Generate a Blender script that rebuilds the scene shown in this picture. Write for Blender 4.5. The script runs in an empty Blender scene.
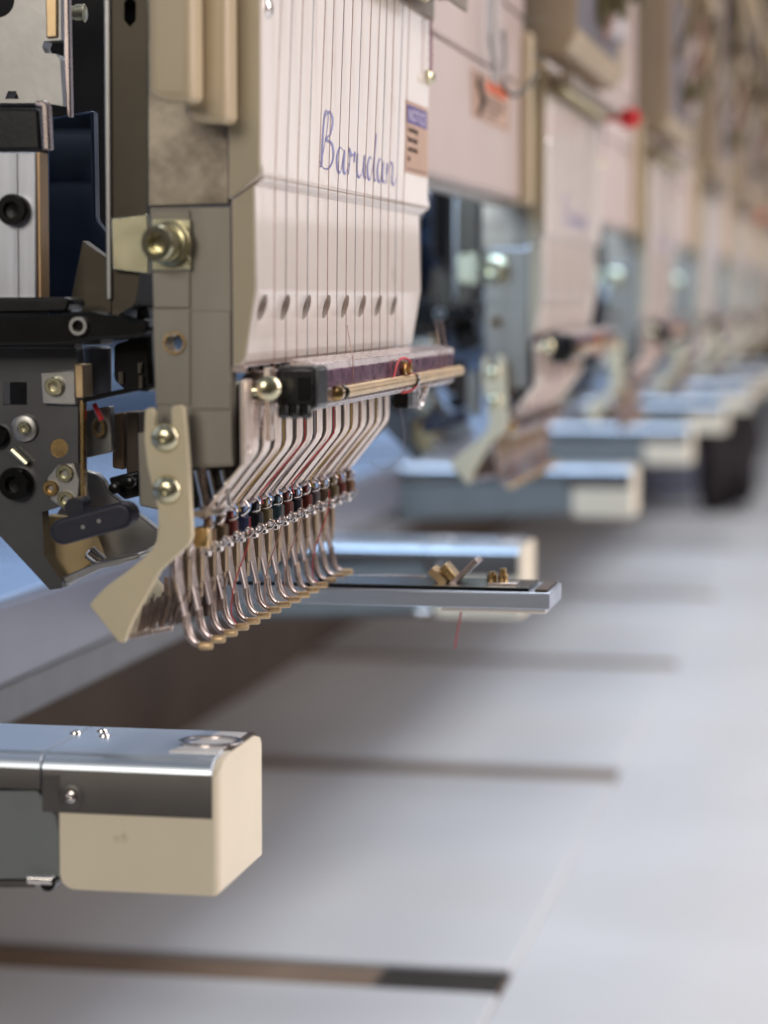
import bpy, bmesh, math, random
from mathutils import Vector, Matrix
from mathutils.geometry import tessellate_polygon
random.seed(7)
S = 0.001                      # everything below is written in millimetres
CAMZ = 250.0                   # camera height over the table top
FPX = 2444.0
TH, PH = math.radians(11.25), math.radians(-5.0)
F = Vector((-math.sin(TH)*math.cos(PH), math.cos(TH)*math.cos(PH), math.sin(PH)))
R = Vector((math.cos(TH), math.sin(TH), 0))
U = R.cross(F)
scene = bpy.context.scene
col = scene.collection
PI = math.pi

def ray(px, py): return F + R*((px-384)/FPX) - U*((py-512)/FPX)
def W(px, py, y):              # a measured point of the photo on the plane at depth y (mm, z from camera height)
    d = ray(px, py); d = d*(y/d.y); return (d.x, y, d.z)
def XZ(px, py, y):
    a = W(px, py, y); return (a[0], a[2])
def WX(px, py, x):             # the same on a plane of constant x
    d = ray(px, py); d = d*(x/d.x); return (x, d.y, d.z)

# ------------------------------------------------------------------ materials
MATS = {}
def mat(name, c, rough=.5, metal=0., var=.12, nscale=60., bump=0., bscale=400., c2=None, stretch=(1,1,1), coat=0., spots=None, trans=0., rvar=.12, aniso=0):
    m = bpy.data.materials.new(name); m.use_nodes = True
    if name.startswith('clamp_'): c = tuple(v*.6 for v in c)
    nt = m.node_tree; N = nt.nodes; L = nt.links
    b = N['Principled BSDF']
    tc = N.new('ShaderNodeTexCoord'); mp = N.new('ShaderNodeMapping'); mp.inputs['Scale'].default_value = stretch
    L.new(tc.outputs['Object'], mp.inputs['Vector'])
    n = N.new('ShaderNodeTexNoise'); n.inputs['Scale'].default_value = nscale; n.inputs['Detail'].default_value = 6; n.inputs['Roughness'].default_value = .6
    L.new(mp.outputs[0], n.inputs['Vector'])
    cr = N.new('ShaderNodeValToRGB')
    cr.color_ramp.elements[0].position = .3; cr.color_ramp.elements[1].position = .7
    lo = c2 if c2 else tuple(v*(1-var) for v in c)
    cr.color_ramp.elements[0].color = (*lo, 1); cr.color_ramp.elements[1].color = (*[min(1, v*(1+var*.4)) for v in c], 1)
    L.new(n.outputs['Fac'], cr.inputs['Fac'])
    out = cr.outputs['Color']
    if spots:
        sc, pos, scale = spots
        n3 = N.new('ShaderNodeTexNoise'); n3.inputs['Scale'].default_value = scale; n3.inputs['Detail'].default_value = 3
        L.new(mp.outputs[0], n3.inputs['Vector'])
        r3 = N.new('ShaderNodeValToRGB'); r3.color_ramp.elements[0].position = pos; r3.color_ramp.elements[1].position = pos+.12
        L.new(n3.outputs['Fac'], r3.inputs['Fac'])
        mx = N.new('ShaderNodeMix'); mx.data_type = 'RGBA'
        L.new(r3.outputs['Color'], mx.inputs[0]); L.new(out, mx.inputs[6]); mx.inputs[7].default_value = (*sc, 1)
        out = mx.outputs[2]
    L.new(out, b.inputs['Base Color'])
    b.inputs['Metallic'].default_value = metal
    mr = N.new('ShaderNodeMapRange'); mr.inputs[3].default_value = max(.02, rough-rvar*rough); mr.inputs[4].default_value = min(1, rough+rvar*2*rough)
    n2 = N.new('ShaderNodeTexNoise'); n2.inputs['Scale'].default_value = nscale*2.7; n2.inputs['Detail'].default_value = 4
    L.new(mp.outputs[0], n2.inputs['Vector']); L.new(n2.outputs['Fac'], mr.inputs[0]); L.new(mr.outputs[0], b.inputs['Roughness'])
    if coat: b.inputs['Coat Weight'].default_value = coat; b.inputs['Coat Roughness'].default_value = .08
    if trans: b.inputs['Transmission Weight'].default_value = trans; b.inputs['IOR'].default_value = 1.45
    if bump:
        nb = N.new('ShaderNodeTexNoise'); nb.inputs['Scale'].default_value = bscale; nb.inputs['Detail'].default_value = 3
        L.new(mp.outputs[0], nb.inputs['Vector'])
        bp = N.new('ShaderNodeBump'); bp.inputs['Strength'].default_value = bump; bp.inputs['Distance'].default_value = .0003
        L.new(nb.outputs['Fac'], bp.inputs['Height']); L.new(bp.outputs[0], b.inputs['Normal'])
    MATS[name] = m; return m

cream   = mat('cream_plastic', (.62,.50,.33), .34, 0, .06, 30, .05, 900, coat=.25)
casec   = mat('case_paint', (.83,.74,.665), .32, 0, .05, 25, .08, 700, coat=.5, spots=((.66,.54,.45), .66, 70))
shadec    = mat('case_paint_in_shade', (.50,.425,.29), .42, 0, .06, 30, .08, 900)  # case paint darkened as on its shaded side
panelc  = mat('panel_paint', (.55,.44,.40), .38, 0, .07, 14, .04, 600)
tanc    = mat('tan_paint', (.46,.36,.24), .45, 0, .15, 20, .05, 500)
fork    = mat('bracket_paint', (.70,.60,.41), .42, 0, .05, 40, .08, 1500)
platem  = mat('satin_plate', (.29,.265,.225), .46, .6, .22, 50, .05, 300, stretch=(1,1,.2))
aged    = mat('aged_plate', (.44,.38,.30), .5, .7, .35, 140, .15, 500, c2=(.24,.20,.16))
darkpl  = mat('dark_plate', (.075,.065,.048), .42, .75, .25, 30, .04, 300, c2=(.06,.05,.038))
greym   = mat('grey_metal', (.42,.41,.40), .36, .9, .12, 60, .06, 500)
greydk  = mat('dark_grey_metal', (.13,.13,.135), .34, .8, .15, 60, .05, 500)
alu     = mat('brushed_aluminium', (.62,.64,.70), .36, .75, .18, 40, .10, 600, stretch=(14,14,.4))
bronze  = mat('dark_bronze', (.30,.23,.16), .35, .8, .3, 90)
platew  = mat('blown_white_steel', (.88,.84,.80), .32, .35, .08, 90)  # white of a blown-out highlight put into the needle plate's colour
chrome  = mat('chrome', (.80,.76,.74), .14, 1, .08, 90)
steel   = mat('polished_steel', (.66,.60,.58), .2, 1, .15, 120)
footm   = mat('rosy_steel', (.84,.71,.66), .2, .8, .3, 160, c2=(.40,.31,.28), stretch=(1,1,.3))
fingm   = mat('finger_steel', (.95,.83,.74), .30, .75, .14, 160, c2=(.80,.64,.55))
zinc    = mat('yellow_zinc', (.74,.67,.46), .24, 1, .3, 90, c2=(.50,.50,.36))
brass   = mat('brass', (.66,.46,.22), .26, 1, .25, 120, c2=(.42,.28,.12))
rodm    = mat('brass_rod', (.72,.52,.30), .35, .85, .2, 120)
blackp  = mat('black_plastic', (.008,.008,.009), .26, 0, .2, 50, .05, 900)
blackm  = mat('black_oxide', (.010,.010,.010), .22, .4, .3, 60)
darkin  = mat('dark_casting_and_shade', (.03,.024,.02), .6, .2, .3, 40, .2, 400)  # castings, and the shade put inside the case and its windows
bluedk  = mat('blue_sheen_steel', (.04,.055,.09), .3, .85, .3, 25, stretch=(1,1,.25))  # blue of a reflected sheen put into the dark metal's colour
knobm   = mat('navy_rubber', (.018,.018,.035), .42, 0, .25, 80, .15, 1200)
beigein = mat('ochre_paint', (.55,.40,.20), .45, 0, .2, 60)
purple  = mat('oil_film_rail', (.40,.26,.33), .26, .9, .3, 120, c2=(.24,.07,.16), spots=((.07,.015,.06), .50, 330), rvar=.4)
railm   = mat('rail_steel', (.62,.52,.50), .26, .95, .2, 90)
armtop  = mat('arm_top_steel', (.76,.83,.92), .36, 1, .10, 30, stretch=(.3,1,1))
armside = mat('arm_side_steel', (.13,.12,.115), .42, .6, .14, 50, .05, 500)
armgrn  = mat('arm_green_grey', (.22,.24,.24), .45, .3, .10, 50)
armcap  = mat('arm_cap_plastic', (.82,.72,.55), .45, 0, .05, 40, .06, 1200, spots=((.50,.38,.24), .68, 160))
tablem  = mat('table_laminate', (.60,.595,.595), .30, 0, .05, 9, .03, 300)
slotm   = mat('slot_brown', (.19,.125,.08), .8, 0, .2, 30)
slotdk  = mat('slot_dark', (.018,.012,.009), .95, 0, .2, 30)
bedm    = mat('bed_paint', (.14,.145,.175), .32, 0, .08, 12)
bedblue = mat('bed_top_blue', (.25,.33,.46), .25, .2, .12, 8)
beamm   = mat('beam_paint', (.46,.56,.70), .5, 0, .1, 6)
brownm  = mat('dark_brown', (.07,.045,.03), .6, 0, .4, 10)
barm    = mat('bar_steel', (.42,.47,.56), .3, .6, .3, 60, .1, 300, stretch=(.2,1,1))  # bluish reflection put into the bar's base colour
logoM   = mat('logo_foil', (.30,.30,.62), .3, .55, .3, 100)
paper   = mat('sticker_paper', (.55,.36,.26), .45, 0, .06, 80)
stpur   = mat('sticker_purple', (.08,.05,.26), .4, 0, .1, 80)
storg   = mat('sticker_orange', (.85,.12,.015), .4, 0, .1, 80)
ink     = mat('sticker_ink', (.05,.025,.02), .5, 0, .1, 80)
inkw    = mat('sticker_white_ink', (.72,.66,.74), .5, 0, .1, 80)
redm    = mat('red_plastic', (.60,.012,.02), .35, 0, .1, 50)
clearm  = mat('clear_plastic', (.9,.92,.93), .12, 0, .05, 50, trans=.85)
litedge    = mat('amber_lit_edge', (.85,.55,.30), .4, .3, .15, 60)  # warm light on the block's edge, put into the colour
bristle = mat('bristle', (.20,.14,.11), .5, .3, .4, 300, c2=(.06,.04,.035))
thr_dk  = mat('dark_thread', (.24,.18,.20), .6, 0, .3, 300)
thr_br  = mat('rust_thread', (.42,.24,.18), .6, 0, .3, 300)
thr_gr  = mat('grey_thread', (.34,.33,.38), .6, 0, .3, 300)
thr_red = mat('red_thread', (.55,.05,.06), .6, 0, .3, 300)
thr_yel = mat('yellow_thread', (.50,.33,.07), .6, 0, .3, 300)
thr_pur = mat('plum_cord', (.28,.10,.18), .55, 0, .5, 900, c2=(.5,.35,.38))
clampcols = [mat('clamp_'+n, c, .28, .55, .3, 200) for n, c in
   (('amber',(.30,.17,.09)),('bronze',(.22,.15,.09)),('maroon',(.20,.04,.03)),('blue',(.07,.09,.20)),('black',(.03,.03,.04)),
    ('olive',(.24,.19,.10)),('teal',(.07,.13,.16)),('wine',(.20,.06,.05)),('smoke',(.14,.12,.12)))]

# ------------------------------------------------------------------ mesh helpers (mm in, camera relative z)
def fin(name, bm, m, parent=None, bevel=0, seg=2, smooth=True, ang=35, recalc=True):
    if recalc: bmesh.ops.recalc_face_normals(bm, faces=bm.faces[:])
    org = PORG.get(parent.name, Vector((0,0,0))) if parent else Vector((0,0,0))
    me = bpy.data.meshes.new(name)
    if parent is None:             # a thing of its own: origin at its base centre
        xs=[v.co.x for v in bm.verts]; ys=[v.co.y for v in bm.verts]; zs=[v.co.z for v in bm.verts]
        org = Vector(((min(xs)+max(xs))/2, (min(ys)+max(ys))/2, min(zs)))
    for v in bm.verts: v.co = (v.co - org)*S
    bm.to_mesh(me); bm.free()
    ms = m if isinstance(m, (list, tuple)) else [m]
    for k in ms: me.materials.append(k)
    if smooth:
        for p in me.polygons: p.use_smooth = True
        me.set_sharp_from_angle(angle=math.radians(ang))
    o = bpy.data.objects.new(name, me); col.objects.link(o)
    PORG[o.name] = org.copy()
    if parent:
        o.parent = parent
    else:
        o.location = Vector((org.x, org.y, org.z+CAMZ))*S
    if bevel:
        b = o.modifiers.new('Bevel', 'BEVEL'); b.width = bevel*S; b.segments = seg; b.limit_method = 'ANGLE'; b.angle_limit = math.radians(40)
        b.harden_normals = False
    return o
PORG = {}
def thing(name, loc, label, cat, group=None):
    o = bpy.data.objects.new(name, None); col.objects.link(o); o.empty_display_size = .02
    o.location = Vector((loc[0], loc[1], loc[2]+CAMZ))*S
    PORG[o.name] = Vector(loc)
    o['label'] = label; o['category'] = cat
    if group: o['group'] = group
    return o
def tag(o, label=None, cat=None, group=None, kind=None):
    for k, v in (('label',label),('category',cat),('group',group),('kind',kind)):
        if v: o[k] = v
    return o

def a_box(bm, x0, x1, y0, y1, z0, z1, mi=0):
    vs = [bm.verts.new(p) for p in ((x0,y0,z0),(x1,y0,z0),(x1,y1,z0),(x0,y1,z0),(x0,y0,z1),(x1,y0,z1),(x1,y1,z1),(x0,y1,z1))]
    for f in ((0,3,2,1),(4,5,6,7),(0,1,5,4),(1,2,6,5),(2,3,7,6),(3,0,4,7)):
        fc = bm.faces.new([vs[i] for i in f]); fc.material_index = mi
def a_prism(bm, loops, y0, y1, axis='y', mi=0):
    """loops: outer first, then holes; points (a,b) = (x,z) for axis y, (y,z) for axis x, (x,y) for axis z"""
    def P(p, d):
        return {'y': (p[0], d, p[1]), 'x': (d, p[0], p[1]), 'z': (p[0], p[1], d)}[axis]
    flat = [p for l in loops for p in l]
    tris = tessellate_polygon([[Vector((p[0], p[1], 0)) for p in l] for l in loops])
    A = [bm.verts.new(P(p, y0)) for p in flat]; B = [bm.verts.new(P(p, y1)) for p in flat]
    if len(loops) == 1:
        bm.faces.new(A).material_index = mi; bm.faces.new(B[::-1]).material_index = mi
    else:
        for t in tris:
            try:
                bm.faces.new([A[i] for i in t]).material_index = mi; bm.faces.new([B[i] for i in reversed(t)]).material_index = mi
            except ValueError: pass
    k = 0
    for l in loops:
        n = len(l)
        for i in range(n):
            j = (i+1) % n
            bm.faces.new((A[k+i], A[k+j], B[k+j], B[k+i])).material_index = mi
        k += n
def circ(cx, cz, r, n=28, rz=None):
    rz = rz or r
    return [(cx+r*math.cos(2*PI*i/n), cz+rz*math.sin(2*PI*i/n)) for i in range(n)]
def frame(d):
    d = Vector(d).normalized(); h = Vector((0,0,1)) if abs(d.z) < .9 else Vector((1,0,0))
    a = d.cross(h).normalized(); return d, a, d.cross(a).normalized()
def a_tube(bm, pts, r, n=10, cap=True, mi=0):
    pts = [Vector(p) for p in pts]; rings = []
    rs = r if isinstance(r, (list, tuple)) else [r]*len(pts)
    up = None
    for i, p in enumerate(pts):
        d = (pts[min(i+1, len(pts)-1)] - pts[max(i-1, 0)]).normalized()
        if up is None: _, a, b = frame(d)
        else:
            a = (up - d*up.dot(d)).normalized(); b = d.cross(a)
        up = a
        rings.append([bm.verts.new(p + (a*math.cos(2*PI*k/n) + b*math.sin(2*PI*k/n))*rs[i]) for k in range(n)])
    for i in range(len(rings)-1):
        for k in range(n):
            bm.faces.new((rings[i][k], rings[i][(k+1)%n], rings[i+1][(k+1)%n], rings[i+1][k])).material_index = mi
    if cap:
        bm.faces.new(rings[0][::-1]).material_index = mi; bm.faces.new(rings[-1]).material_index = mi
def a_lathe(bm, c, d, prof, n=24, mi=0):
    """prof: (distance along d, radius)"""
    c = Vector(c); d, a, b = frame(d); rings = []
    for t, r in prof:
        rings.append([bm.verts.new(c + d*t + (a*math.cos(2*PI*k/n) + b*math.sin(2*PI*k/n))*max(r, .01)) for k in range(n)])
    for i in range(len(rings)-1):
        for k in range(n):
            bm.faces.new((rings[i][k], rings[i][(k+1)%n], rings[i+1][(k+1)%n], rings[i+1][k])).material_index = mi
    bm.faces.new(rings[0][::-1]).material_index = mi; bm.faces.new(rings[-1]).material_index = mi
def spline(pts, n=6):
    pts = [Vector(p) for p in pts]; out = []
    for i in range(len(pts)-1):
        p0 = pts[max(i-1,0)]; p1 = pts[i]; p2 = pts[i+1]; p3 = pts[min(i+2,len(pts)-1)]
        for k in range(n):
            t = k/n
            out.append(.5*((2*p1)+(p2-p0)*t+(2*p0-5*p1+4*p2-p3)*t*t+(3*p1-p0-3*p2+p3)*t**3))
    out.append(pts[-1]); return out
NB = bmesh.new
def boxo(name, ext, m, parent, bevel=.3, **k):
    bm = NB(); a_box(bm, *ext); return fin(name, bm, m, parent, bevel, **k)
def plate(name, pxs, y, t, m, parent, bevel=.3, holes=(), **k):
    """plate facing the near end of the machine: outline in photo points at depth y, t mm thick"""
    bm = NB(); loops = [[XZ(px, py, y) for px, py in pxs]]
    for h in holes:
        if len(h) == 3:
            c = XZ(h[0], h[1], y); loops.append(circ(c[0], c[1], h[2]*y/FPX))
        else: loops.append([XZ(px, py, y) for px, py in h])
    a_prism(bm, loops, y, y+t)
    if holes: k['smooth'] = False; bevel = 0
    return fin(name, bm, m, parent, bevel, **k)
def tubeo(name, pts, r, m, parent, n=10, **k):
    bm = NB(); a_tube(bm, pts, r, n); return fin(name, bm, m, parent, **k)
def latheo(name, c, d, prof, m, parent, n=24, **k):
    bm = NB(); a_lathe(bm, c, d, prof, n); return fin(name, bm, m, parent, **k)
def strip(bm, pts, th, y0, y1, mi=0):
    """bent strip: centre line in (x,z), thickness th, width y0..y1"""
    P = [Vector((p[0], p[1])) for p in pts]; L=[]; Rr=[]
    for i, p in enumerate(P):
        d = (P[min(i+1,len(P)-1)] - P[max(i-1,0)]).normalized(); n = Vector((-d.y, d.x))*th/2
        L.append((p.x+n.x, p.y+n.y)); Rr.append((p.x-n.x, p.y-n.y))
    a_prism(bm, [L+Rr[::-1]], y0, y1, mi=mi)
def text(s, size, m, parent, origin, ux, uz, name='lettering', ext=.05, sx=1.):
    """flat lettering standing on a surface: origin mm, ux reading direction, uz up"""
    cu = bpy.data.curves.new('t', 'FONT'); cu.body = s; cu.size = size; cu.extrude = ext; cu.resolution_u = 3
    o = bpy.data.objects.new('t', cu); col.objects.link(o)
    me = bpy.data.meshes.new_from_object(o.evaluated_get(bpy.context.evaluated_depsgraph_get()))
    bpy.data.objects.remove(o); bpy.data.curves.remove(cu)
    bm = NB(); bm.from_mesh(me); bpy.data.meshes.remove(me)
    ux = Vector(ux).normalized(); uz = Vector(uz).normalized(); un = ux.cross(uz)
    for v in bm.verts: v.co = Vector(origin) + ux*v.co.x*sx + uz*v.co.y + un*v.co.z
    return fin(name, bm, m, parent, smooth=False, recalc=False)
def boolcut(o, cutters, op='DIFFERENCE'):
    for bm in cutters:
        me = bpy.data.meshes.new('c'); org = PORG[o.name]
        for v in bm.verts: v.co = (v.co-org)*S
        bmesh.ops.recalc_face_normals(bm, faces=bm.faces[:])
        bm.to_mesh(me); bm.free()
        c = bpy.data.objects.new('c', me); col.objects.link(c)
        wm = o.matrix_world.copy(); c.parent = o.parent
        md = o.modifiers.new('b', 'BOOLEAN'); md.operation = op; md.solver = 'EXACT'; md.object = c
        o['_c'] = 1
        CUT.append(c)
    bpy.context.view_layer.update()
    me = bpy.data.meshes.new_from_object(o.evaluated_get(bpy.context.evaluated_depsgraph_get()))
    for md in [m for m in o.modifiers]: o.modifiers.remove(md)
    o.data = me; del o['_c']
    for c in CUT: bpy.data.objects.remove(c)
    CUT.clear(); return o
CUT = []

def screw(c, d, r, m, parent, h=None, name='screw', socket=True, mi=None):
    h = h or r*.6
    o = latheo(name, c, d, [(0,r*.98),(h*.55,r),(h*.85,r*.86),(h,r*.6)] if not socket else [(0,r),(h*.8,r),(h,r*.9),(h,r*.52),(h*.45,r*.48),(h*.4,.02)], m, parent, 24)
    return o
def dome(c, d, r, m, parent, name='dome_screw'):
    prof = [(0,r)] + [(r*.62*math.sin(a), r*math.cos(a)) for a in [PI/2*i/8 for i in range(1,7)]] + [(r*.58,r*.22),(r*.35,r*.2),(r*.34,.02)]
    return latheo(name, c, d, prof, m, parent, 28)

NEAR = (0,-1,0); FRONT = (1,0,0)
Y0 = 440.0
XP = XZ(262, 170, Y0)[0]              # front face of the needle case
PITCH = 9.1
YI = [444 + PITCH*i for i in range(15)]
YE = 612.0
def zat(py, y, px=300): return XZ(px, py, y)[1]

# ================================================================== THE HEAD
def make_head():
    H = thing('embroidery_head', (XP-40, Y0, -30), 'x', 'machine head', 'embroidery heads in a row along the machine')
    # ---- needle case covers -------------------------------------------------
    def cx(px, py): return XZ(px, py, Y0)
    bm = NB(); a_prism(bm, [[cx(262,-150), cx(262,163), cx(264,168), cx(264,175), cx(231,199), cx(228,199), cx(228,-150)]], Y0, YE)
    up = fin('upper_cover', bm, casec, H, .5, 3)
    plate('cover_end_shade', [(228.5,-150),(258.5,-150),(259,163),(259.5,173.5),(232,197),(228.8,197)], Y0-.3, .5, shadec, up, .15)  # darker sheet stands in for the cover's own side in shade
    bm = NB(); a_prism(bm, [[cx(264,177), cx(262,181), cx(255,186), cx(257.5,288), cx(246,361), cx(240,366), cx(233,366), cx(231.5,201)]], Y0+.2, YE-5)
    lo = fin('lower_cover', bm, casec, H)
    cuts = []
    z = zat(308, Y0, 252)
    for i in range(8):
        y = 446 + 18.4*i; b = NB()
        pts = [(y+3.1*math.cos(a)+.9*math.sin(a), z+2.5*math.sin(a)) for a in [2*PI*k/24 for k in range(24)]]
        a_prism(b, [pts], XP-5.0, XP+4, axis='x'); cuts.append(b)
    boolcut(lo, cuts)
    bv = lo.modifiers.new('Bevel','BEVEL'); bv.width=.25*S; bv.segments=2; bv.limit_method='ANGLE'; bv.angle_limit=math.radians(40)
    plate('cover_end_shade', [(258.5,181),(253,187),(254.5,288),(244,358),(239,364),(233.6,364),(232.2,202)], Y0-.1, .5, shadec, lo, .15)  # same painted shade on the lower cover's side
    for i in range(8):                    # dark discs put in for the shade inside the oval windows
        y = 446 + 18.4*i
        latheo('port_shade', (XP-5.2, y, z), FRONT, [(0,2.2),(1.0,2.2),(1.1,2.0),(1.6,1.9)], darkin, lo, 16)
    # lower lip slots under the cover
    bm = NB()
    for i in range(16):
        y = 441.5 + PITCH*i*1.02; a_box(bm, XP-6.4, XP-2.6, y, y+5.0, zat(372.5,Y0), zat(367,Y0))
    fin('slot_comb', bm, blackm, H, .1)
    boxo('lower_lip', (XP-6.6, XP-3.4, Y0+1, YE-8, zat(373.5,Y0), zat(366.6,Y0)), railm, H, .2)
    # logo: raised script on the front face
    y_a, y_b = WX(318,140,XP)[1], WX(396,160,XP)[1]
    zb = zat(168, y_a, 325)
    strokes = [
     [(0.4,0.2),(1.3,2.2),(1.9,4.2),(1.55,4.75),(1.1,4.0),(.75,1.9),(.6,.15)],
     [(1.2,4.1),(2.0,4.7),(2.75,4.2),(2.35,3.0),(1.4,2.45),(2.6,2.2),(2.9,1.2),(2.1,.25),(1.0,.1),(.2,.6)],
     [(5.0,1.9),(4.2,2.1),(3.6,1.2),(3.8,.2),(4.4,.2),(5.1,1.9),(4.95,.4),(5.4,.1),(6.0,.9)],
     [(6.0,.1),(6.3,1.4),(6.1,2.2),(6.7,1.7),(7.3,2.0),(7.2,1.2)],
     [(7.9,2.0),(7.8,.5),(8.3,.05),(9.0,.7),(9.4,2.0),(9.3,.4),(9.8,.1)],
     [(11.2,1.9),(10.6,2.0),(10.1,1.1),(10.3,.2),(10.8,.2),(11.5,1.7),(12.1,4.2),(11.7,2.0),(11.6,.3),(12.0,.1)],
     [(13.5,1.9),(12.9,2.1),(12.4,1.1),(12.6,.2),(13.1,.2),(13.8,1.9),(13.6,.4),(14.1,.1)],
     [(14.6,.1),(14.8,1.9),(14.7,.9),(15.5,2.0),(16.1,1.7),(15.9,.4),(16.4,.1),(17.0,.7)]]
    bm = NB(); ky = (y_b-y_a)/17.0; kz = 2.55
    for s in strokes:
        pts = spline([(XP+.12, y_a+p[0]*ky, zb+p[1]*kz) for p in s], 5)
        # flattened ribbon: broad in y, thin off the panel
        prev = None
        for k, p in enumerate(pts):
            d = (pts[min(k+1,len(pts)-1)]-pts[max(k-1,0)]).normalized()
            n = Vector((0, -d.z, d.y)); w = .42 + .30*abs(d.z)
            off = Vector((0, 1, .25)).normalized()*w*.8 + n*.22
            cur = [bm.verts.new(p+off), bm.verts.new(p-off), bm.verts.new(p-off-Vector((.3,0,0))), bm.verts.new(p+off-Vector((.3,0,0)))]
            if prev:
                for q in range(4): bm.faces.new((prev[q], prev[(q+1)%4], cur[(q+1)%4], cur[q]))
            prev = cur
    fin('logo_script', bm, logoM, up)
    # upper thread guide rail
    zr = zat(20, YE, 420)
    bm = NB(); a_box(bm, XP+.2, XP+1.2, Y0-4, YE+2, zr, zr+9); a_box(bm, XP+1.2, XP+9, Y0-4, YE+6, zr+5.4, zr+6.6)
    a_box(bm, XP+8, XP+9, Y0-4, YE+6, zr+2.4, zr+5.4)
    fin('thread_guide_rail', bm, bronze, H, .25)
    bm = NB()
    for i, y in enumerate(YI):
        a_tube(bm, spline([(XP+1,y+3,zr+4.6),(XP+6,y+1,zr+2.2),(XP+6,y+4.5,zr+.6),(XP+1,y+5.5,zr+3)],4), .55, 8)
    fin('thread_eyelets', bm, zinc, H)
    dome((XP-.2, Y0+4.5, zat(8,Y0+4,257)), FRONT, 2.1, chrome, H, 'dome_screw')
    latheo('cord_screw', (XP, YE-2.5, zat(78,YE,424)), FRONT, [(0,2.0),(1,2.0),(1.6,1.3),(2.2,1.2),(2.3,.3)], zinc, H, 12)
    # plum cord hanging at the far edge
    bm = NB()
    for k in range(24):
        z0 = zat(20,YE,421)-k*.62; a_lathe(bm, (XP+1.2+.12*math.sin(k*1.9), YE-3, z0), (0,0,-1), [(0,.2),(.12,.42),(.42,.42),(.56,.2)], 8)
    fin('plum_cord', bm, thr_pur, H)

    # ---- near side plates ---------------------------------------------------
    plate('aged_plate', [(148,40),(228,40),(228.5,204),(148,206)], Y0+3, 3, aged, H, .2)
    sp = plate('side_plate', [(150,208),(230,207),(232.5,466),(190,468),(158,440)], Y0+.8, 3.4, platem, H, .3, holes=[(174,343,11)])
    plate('raised_pad', [(150,210),(190,210),(190,308),(153,308)], Y0+.25, .9, platem, sp, .2)
    plate('raised_pad', [(153,309.5),(189.5,309.5),(189.5,404),(156,404)], Y0+.45, .7, platem, sp, .2, holes=[(174,343,11.6)])
    plate('seam_pad', [(191,311),(230.3,311),(231,409),(191,409)], Y0+.6, .5, platem, sp, .15)
    plate('seam_pad', [(190.5,411),(231.5,411),(232,464),(190.5,466)], Y0+.35, .7, platem, sp, .15)
    a = W(174,343,Y0)
    bm = NB(); a_prism(bm, [circ(a[0],a[2],2.15), circ(a[0],a[2],1.75)], Y0-.1, Y0+6); fin('brass_bushing', bm, brass, sp, .1)
    # bolt with washers
    c = W(186,245,Y0+.2)
    plate('zinc_washer_plate', [(152,218),(190,219),(190,232),(186,245),(190,258),(191,269),(151,271)], Y0-.8, 1.0, zinc, sp, .25)
    c = W(172,243,Y0-.9)
    bolt = latheo('bolt', c, (-.22,-1,-.03), [(0,4.2),(.8,4.2),(.9,3.7),(1.5,3.7),(1.6,4.0),(2.4,4.0),(2.5,3.4),(5.6,3.4),(6.0,3.1),(6.0,1.9),(3.6,1.8),(3.5,.02)], zinc, sp, 28)
    plate('zinc_tab', [(111,218),(147,214),(149,232),(149,274),(112,270)], Y0+12, 1.4, zinc, H, .3)
    # cream rounded guards
    def guard(name, x0, x1, ybot, y, t, m):
        a0 = XZ(x0, ybot, y); a1 = XZ(x1, ybot+3, y)
        bm = NB(); a_prism(bm, [[(a0[0],90),(a0[0]+.2,a0[1]+1.5),(a0[0]+1.2,a0[1]),(a1[0],a1[1]),(a1[0],90)]], y, y+t)
        return fin(name, bm, m, H, 2.7, 8)
    guard('rounded_guard', 146, 193, 100, 422.6, 8, cream)
    guard('rounded_guard', 182, 228, 121, 431, 8, cream)

    # ---- fork bracket -------------------------------------------------------
    yb = Y0-6
    fp = [(144.6,412),(147,408),(152,408),(154.5,412),(155,424),(158,431),(168,431),(171,424),(171,409),(173,405.5),(181,405),(184,408),
          (187,440),(189,470),(190.5,505),(192,536),(189,545),(176,556),(160,571),(145,598),(132,622),(124,643),(119,643),(89,605),(96,597),(107,586),
          (125,573),(142,559),(151,550),(156.5,541),(158,530),(157.5,509),(152,487),(147,466),(144,440)]
    br = plate('fork_bracket', fp, yb, 2.0, fork, H, .3)
    for px, py in ((165,438),(167,490)):
        dome(W(px,py,yb), NEAR, 2.75, zinc, br, 'dome_screw')
    # flange that runs on behind the feet, with its brush
    p0 = XZ(121,642,yb+2); p1 = XZ(90,606,yb+2)
    bm = NB(); a_prism(bm, [[p0, (p0[0]+.5,p0[1]+.9), (p1[0]+.6,p1[1]+.8), p1]], yb+2.05, yb+44)
    fin('guard_flange', bm, fork, br, .2)
    bm = NB(); q0 = XZ(124,640,yb+3)
    a_prism(bm, [[(q0[0],q0[1]),(q0[0]+9.5,q0[1]+2.0),(q0[0]+9.7,q0[1]+3.1),(q0[0]+.4,q0[1]+1.1)]], yb+2.3, yb+3.3)
    fin('lower_rim', bm, railm, br, .2)
    bm = NB()
    for k in range(170):
        t = random.random(); y = yb+4+random.random()*38
        x = q0[0]+.8+t*8; z = q0[1]+1+t*1.5
        a_tube(bm, [(x,y,z),(x+1.6+random.uniform(-.5,.5),y+random.uniform(-1,1),z+5.5+random.uniform(-1,1))], .16, 4)
    a_box(bm, q0[0]+.5, q0[0]+9.4, yb+28, yb+42, q0[1]+1.5, q0[1]+9)
    fin('brush', bm, bristle, br)

    # ---- dark block put in for the shade inside the case, over the needles ------------------------
    bm = NB(); a_prism(bm, [[XZ(190,462,Y0+5),XZ(246,372,Y0+5),XZ(247,462,Y0+5),XZ(200,508,Y0+5),XZ(190,510,Y0+5)]], Y0+5, YE-28)
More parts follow.
